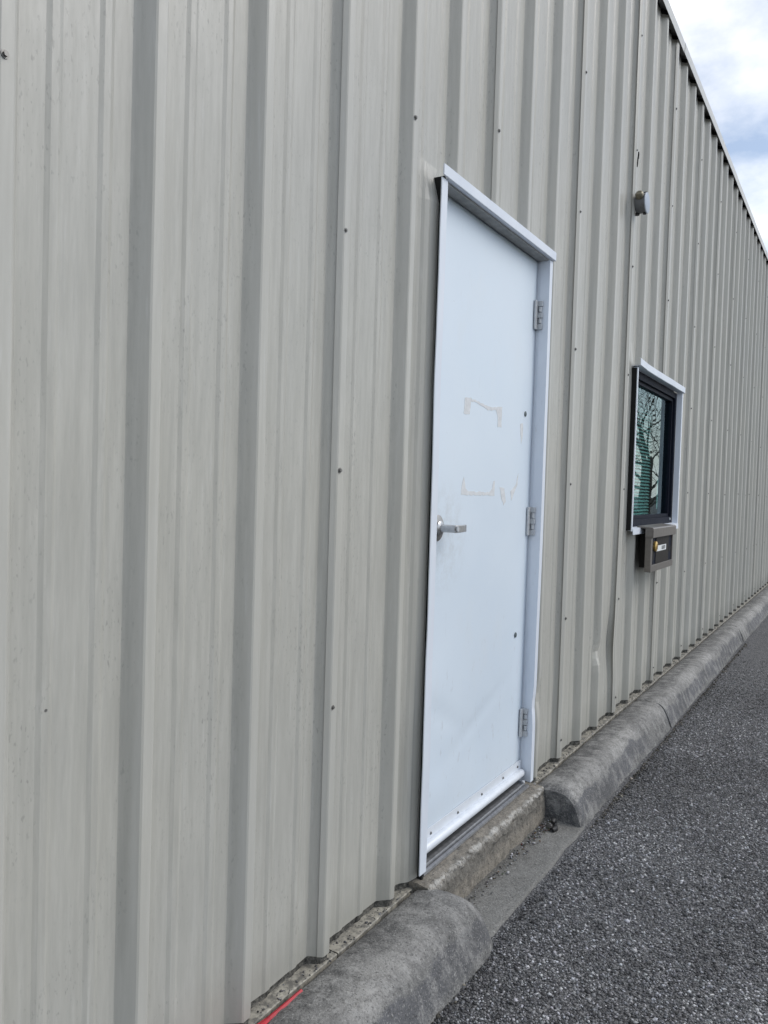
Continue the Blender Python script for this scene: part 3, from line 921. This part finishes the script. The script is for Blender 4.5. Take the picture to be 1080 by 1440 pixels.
# ------------------------------------------------------------------ concrete kerbs, step, apron
BK = -0.041
KP = [(BK, -0.30), (BK, -0.050), (BK - 0.003, -0.031), (BK - 0.010, -0.0235), (-0.080, -0.0155), (-0.115, -0.0125), (-0.145, -0.0125), (-0.168, -0.0145), (-0.186, -0.020), (-0.200, -0.030), (-0.211, -0.045),
      (-0.223, -0.070), (-0.232, -0.092), (-0.241, -0.116), (-0.250, -0.140), (-0.258, -0.165), (-0.262, -0.30)]
def kerb(x0, x1, label, nose=False, step=0.014, seed=0, wide=0.0):
    n = int((x1 - x0) / step); V = []; Fc = []; k = len(KP)
    for i in range(n + 1):
        x = x0 + (x1 - x0) * i / n
        edge = min(x - x0, x1 - x)
        rd = max(0.0, 1 - edge / 0.035) ** 2
        t = max(0.0, (x - (x1 - 0.17)) / 0.17) if nose else 0.0
        for j, (y, z) in enumerate(KP):
            yy = y
            if y < BK - 0.005:
                f = (y - BK) / (-0.262 - BK)
                yy = y - wide * f + f * (0.016 * nz(x * 0.7, seed, 0) + 0.006 * nz(x * 3.0, seed, 2))
                zz = z + (0.005 * nz(x * 2.5, y * 6, seed) + 0.0030 * nz(x * 22, y * 22, z * 22) + 0.0015 * nz(x * 60, y * 60, z * 60)) if z > -0.2 else z
                yy += 0.0035 * nz(x * 18, y * 20 + 3, z * 18) + 0.0015 * nz(x * 55, y * 50 + 3, z * 55)
            else:
                zz = z
            if t > 0:
                hgt = math.sqrt(max(0.0, 1 - t ** 2.2))
                zz = GZ - 0.01 + (zz - GZ + 0.01) * hgt if zz > GZ else zz
                yy = BK + (yy - BK) * (1 - 0.30 * t ** 3)
            zz -= 0.012 * rd * (1 if z > -0.2 else 0)
            V.append((x, yy, zz))
    for i in range(n):
        for j in range(k - 1):
            a = i * k + j
            Fc.append((a, a + k, a + k + 1, a + 1))
    Fc.append(tuple(range(k))); Fc.append(tuple(n * k + j for j in range(k))[::-1])
    import bmesh
    o = mk('concrete_kerb', V, Fc, M['kerb'], None, smooth=True)
    bm = bmesh.new(); bm.from_mesh(o.data); bmesh.ops.recalc_face_normals(bm, faces=bm.faces); bm.to_mesh(o.data); bm.free()
    o.data.set_sharp_from_angle(angle=math.radians(50))
    tag(o, label, 'kerb', 'concrete kerbs along the wall')
    return o
kerb(-2.0, 2.238, 'rounded concrete kerb in front, its nose ending left of the door step', True, 0.012, 3, 0.030)
kerb(3.118, 4.786, 'concrete kerb with dark blunt end just right of the door step', False, 0.012, 9)
kerb(4.812, 8.088, 'second concrete kerb length beyond the door, past the drawer', False, 0.012, 9)
kerb(8.114, 15.35, 'farthest concrete kerb length, running out at the right picture edge', False, 0.014, 9)

# eroded step under the door
V = []; Fc = []
nxs = 220
SP = [(0.09, -0.012), (-0.02, -0.0105), (-0.045, -0.011), (-0.06, -0.012), (-0.075, -0.014), (-0.086, -0.018), (-0.093, -0.027), (-0.096, -0.040), (-0.0975, -0.055), (-0.098, -0.070), (-0.099, -0.090), (-0.100, -0.110), (-0.100, -0.130), (-0.100, -0.150), (-0.10, -0.25), (0.09, -0.25)]
for i in range(nxs + 1):
    x = 2.112 + (3.112 - 2.112) * i / nxs
    for j, (y, z) in enumerate(SP):
        r_ = 1.0 if 2 <= j <= 13 else 0.0
        e = 1.0 if 4 <= j <= 7 else 0.4
        V.append((x, y + r_ * (0.015 * e * nz(x * 14, j * 0.35, 1) + 0.009 * e * nz(x * 45, j * 0.9, 2) + 0.004 * nz(x * 4, 0, 9)), z + r_ * e * (0.009 * nz(x * 17, j * 0.5, 5) + 0.006 * nz(x * 50, j, 6))))
k = len(SP)
for i in range(nxs):
    for j in range(k - 1):
        a = i * k + j
        Fc.append((a, a + k, a + k + 1, a + 1))
Fc.append(tuple(range(k))); Fc.append(tuple(nxs * k + j for j in range(k))[::-1])
st = mk('door_step', V, Fc, M['step'])
import bmesh
bm = bmesh.new(); bm.from_mesh(st.data); bmesh.ops.recalc_face_normals(bm, faces=bm.faces); bm.to_mesh(st.data); bm.free()
tag(st, 'chipped tan concrete step under the white door', 'step')

# apron slab between the kerb ends
V = []; Fc = []
nx2, ny2 = 60, 22
for i in range(nx2 + 1):
    x = 2.02 + (3.135 - 2.02) * i / nx2
    for j in range(ny2 + 1):
        f = j / ny2
        ye = -0.262 + 0.010 * nz(x * 5, 0, 4) + 0.005 * nz(x * 19, 0, 2)
        y = -0.088 + (ye + 0.088) * f
        z = -0.138 - 0.008 * f + 0.003 * nz(x * 12, y * 12, 0) + 0.0015 * nz(x * 40, y * 40, 3)
        if j == ny2: z = -0.20
        V.append((x, y, z))
for i in range(nx2):
    for j in range(ny2):
        a = i * (ny2 + 1) + j
        Fc.append((a, a + 1, a + ny2 + 2, a + ny2 + 1))
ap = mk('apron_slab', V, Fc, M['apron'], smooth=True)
bm = bmesh.new(); bm.from_mesh(ap.data); bmesh.ops.recalc_face_normals(bm, faces=bm.faces); bm.to_mesh(ap.data); bm.free()
tag(ap, kind='structure')

# ------------------------------------------------------------------ loose stone: chips of the asphalt, litter on the apron
def stones(name, P, size, tone, mat, flat=(0.45, 0.8)):
    n = len(P)
    base = np.array([(1, 0, 0), (0, 1, 0), (-1, 0, 0), (0, -1, 0), (0, 0, 1), (0, 0, -1)], float)
    tri = np.array([(0, 1, 4), (1, 2, 4), (2, 3, 4), (3, 0, 4), (1, 0, 5), (2, 1, 5), (3, 2, 5), (0, 3, 5)])
    v = np.repeat(base[None], n, 0) * rng.uniform(0.7, 1.25, (n, 6, 1))
    v[:, 4:, :2] += rng.uniform(-0.45, 0.45, (n, 2, 2))
    v[:, :4, 2] += rng.uniform(-0.25, 0.35, (n, 4))
    v *= size[:, None, None]
    v[:, :, 1] *= rng.uniform(0.6, 1.0, (n, 1))
    v[:, :, 2] *= rng.uniform(flat[0], flat[1], (n, 1))
    a = rng.uniform(0, 2 * np.pi, n); c, s = np.cos(a)[:, None], np.sin(a)[:, None]
    x = v[:, :, 0] * c - v[:, :, 1] * s; y = v[:, :, 0] * s + v[:, :, 1] * c
    v[:, :, 0], v[:, :, 1] = x, y
    t1 = rng.uniform(-0.35, 0.35, (n, 1)); t2 = rng.uniform(-0.35, 0.35, (n, 1))
    v[:, :, 2] += v[:, :, 0] * t1 + v[:, :, 1] * t2
    v += P[:, None, :]
    f = (tri[None] + (np.arange(n) * 6)[:, None, None]).reshape(-1, 3)
    me = bpy.data.meshes.new(name)
    me.vertices.add(n * 6); me.vertices.foreach_set('co', v.reshape(-1).astype(np.float32))
    me.loops.add(len(f) * 3); me.loops.foreach_set('vertex_index', f.reshape(-1).astype(np.int32))
    me.polygons.add(len(f)); me.polygons.foreach_set('loop_start', np.arange(0, len(f) * 3, 3, dtype=np.int32))
    me.update(calc_edges=True)
    at = me.attributes.new('tone', 'FLOAT_COLOR', 'POINT')
    col = np.ones((n, 6, 4), np.float32); col[:, :, :3] = tone[:, None, :]
    at.data.foreach_set('color', col.reshape(-1))
    me.materials.append(mat)
    o = bpy.data.objects.new(name, me); COL.objects.link(o)
    return o
def tones(n, hi=0.10):
    t = rng.lognormal(math.log(0.135), 0.55, n)
    k = rng.random(n) < hi
    t[k] = rng.uniform(0.30, 0.60, k.sum())
    t = np.clip(t, 0.02, 0.55)
    c = np.stack([t * rng.uniform(0.96, 1.03, n), t, t * rng.uniform(0.99, 1.09, n)], 1)
    return c
NS = 165000
px = 1.0 + (rng.random(NS) ** 1.5) * 6.5
py = -0.262 - rng.random(NS) * 1.15
keep = (rng.random(NS) > np.clip((px - 4.6) / 2.8, 0, 1)) & (py < -0.262)
keep &= (py < -0.274) | ((px > 2.2) & (px < 3.13) & (py < -0.27))
# keep the ones this side of a loose boundary, thinned with distance
px, py = px[keep], py[keep]
pz = GZ + 0.0005 + rng.uniform(-0.0015, 0.0015, len(px)) 
sz = np.clip(rng.lognormal(math.log(0.0042), 0.32, len(px)), 0.0018, 0.0085)
tn = tones(len(px))
# worn and oily patches, with darker chips next to the kerb
chip_tone = np.array([0.95 + 0.55 * nz(a * 1.1, b_ * 1.6, 2.0) + 0.35 * nz(a * 3.4, b_ * 3.4, 7.0) for a, b_ in zip(px, py)])
chip_tone -= 0.30 * np.exp(-((py + 0.27) / 0.045) ** 2)
tn = np.clip(tn * np.clip(chip_tone, 0.45, 1.6)[:, None], 0.015, 0.6)
sz *= np.where(rng.random(len(px)) < 0.012, 1.7, 1.0)
tag(stones('asphalt_chips', np.stack([px, py, pz], 1), sz, tn, M['chips']), 'loose grey stone chips bedded in the asphalt', 'gravel', kind='stuff')
# litter in the corner of the apron
nl_ = 420
lx = np.concatenate([3.10 - np.abs(rng.normal(0, 0.14, 260)), rng.uniform(2.25, 3.08, 160)])
ly = np.concatenate([-0.112 - np.abs(rng.normal(0, 0.022, 260)), -0.110 - np.abs(rng.normal(0, 0.02, 160))])
lt = np.concatenate([tones(300, 0.2), np.stack([rng.uniform(0.04, 0.12, 120), rng.uniform(0.035, 0.09, 120), rng.uniform(0.02, 0.06, 120)], 1)])
rng.shuffle(lt)
tag(stones('grit', np.stack([lx, ly, np.full(nl_, -0.1365)], 1), np.clip(rng.lognormal(math.log(0.0032), 0.45, nl_), 0.0015, 0.009), lt, M['chips'], (0.2, 0.7)), 'grit and leaf crumbs gathered along the foot of the door step', 'litter', kind='stuff')
# dark crumbs where the kerb meets the asphalt
nk = 1500
kx = rng.uniform(1.3, 8.0, nk); kx = kx[(kx < 2.1) | (kx > 3.15)]; nk = len(kx)
ky = -0.272 - np.abs(rng.normal(0, 0.012, nk))
tag(stones('kerb_grit', np.stack([kx, ky, np.full(nk, GZ + 0.003)], 1), np.clip(rng.lognormal(math.log(0.0036), 0.45, nk), 0.0015, 0.010), tones(nk, 0.05) * np.array([0.6, 0.55, 0.45]), M['chips']), 'dark crumbs and grit along the foot of the kerb', 'grit', kind='stuff')
# grit sprinkled along the wall foot
ng = 900
tag(stones('wall_grit', np.stack([rng.uniform(0.6, 8, ng), -0.022 + rng.normal(0, 0.010, ng), np.full(ng, -0.0265)], 1), np.clip(rng.lognormal(math.log(0.0026), 0.4, ng), 0.0012, 0.006), tones(ng, 0.1) * 0.7, M['chips']), 'dark grit lying along the foot of the panelled wall', 'grit', kind='stuff')

# ------------------------------------------------------------------ small loose things
rs = []
V = []; Fc = []
path = [(1.180, -0.094, -0.008), (1.270, -0.082, -0.008), (1.318, -0.058, -0.017), (1.350, -0.058, -0.016), (1.400, -0.0565, -0.0195), (1.450, -0.0565, -0.020), (1.520, -0.056, -0.020)]
wds = [0.011, 0.013, 0.017, 0.010, 0.0055, 0.005, 0.004]
for (x, y, z), w in zip(path, wds):
    V += [(x, y - w, z - 0.001), (x, y, z + 0.0025), (x, y + w, z + 0.001)]
for i in range(len(path) - 1):
    for j in range(2):
        a = i * 3 + j
        Fc.append((a, a + 3, a + 4, a + 1))
o = mk('red_strip', V, Fc, M['red']); md = o.modifiers.new('t', 'SOLIDIFY'); md.thickness = 0.002
tag(o, 'thin red plastic strip lying on the kerb against the wall foot', 'plastic strip')

b = B()
b.tube([(3.000, -0.166, -0.134), (3.022, -0.172, -0.1335), (3.042, -0.166, -0.134)], [0.010, 0.012, 0.009], 12)
b.tube([(3.036, -0.164, -0.130), (3.043, -0.163, -0.118), (3.036, -0.163, -0.107), (3.020, -0.163, -0.104), (3.010, -0.164, -0.107)], [0.009, 0.0085, 0.009, 0.0095, 0.007], 12)
tag(b.build('rubber_scrap', M['rubber'], None, smooth=True), 'small curled black rubber scrap lying on the apron slab', 'scrap')

# ------------------------------------------------------------------ bare trees that the window reflects
def bare_tree(base, h, seed, label):
    rd = random.Random(seed)
    root = tag(empty('bare_tree', base), label, 'tree', 'bare trees across the lot')
    tb = B(); cb = B()
    def grow(p, d, L, r, depth, tgt):
        n = 5
        pts = [p]; rad = [r]
        for i in range(n):
            d = (d + Vector((rd.uniform(-1, 1), rd.uniform(-1, 1), rd.uniform(-0.5, 0.8))) * (0.05 if depth == 0 else 0.17)).normalized()
            p = p + d * L / n
            pts.append(p); rad.append(r * (1 - 0.45 * (i + 1) / n))
        tgt.tube(pts, rad, 10 if depth == 0 else (6 if depth < 3 else 3), cap=False)
        if depth >= 5:
            return
        kids = (6, 5, 4, 4, 2)[depth]
        for k in range(kids):
            i = n if k == 0 else rd.randint(2, n)
            q = pts[i]
            ax = Vector((rd.uniform(-1, 1), rd.uniform(-1, 1), rd.uniform(-0.25, 0.9))).normalized()
            nd = (d * (0.9 if k == 0 else 0.45) + ax * (0.5 if k == 0 else 1.0)).normalized()
            grow(q, nd, L * rd.uniform(0.58, 0.82), rad[i] * (0.85 if k == 0 else rd.uniform(0.45, 0.68)), depth + 1, cb)
    grow(Vector((0, 0, -0.1)), Vector((0.03, 0.02, 1)).normalized(), h * 0.30, h * 0.015, 0, tb)
    tb.build('trunk', M['bark'], root, smooth=True, fix=False)
    cb.build('crown', M['bark'], root, fix=False)
    return root
bare_tree((21.0, -3.84, GZ), 7.5, 5, 'bare tree with forked limbs, mirrored at left in the window glass')
bare_tree((26.0, -4.75, GZ), 8.5, 12, 'second bare tree, farther off and mirrored behind the first in the glass')
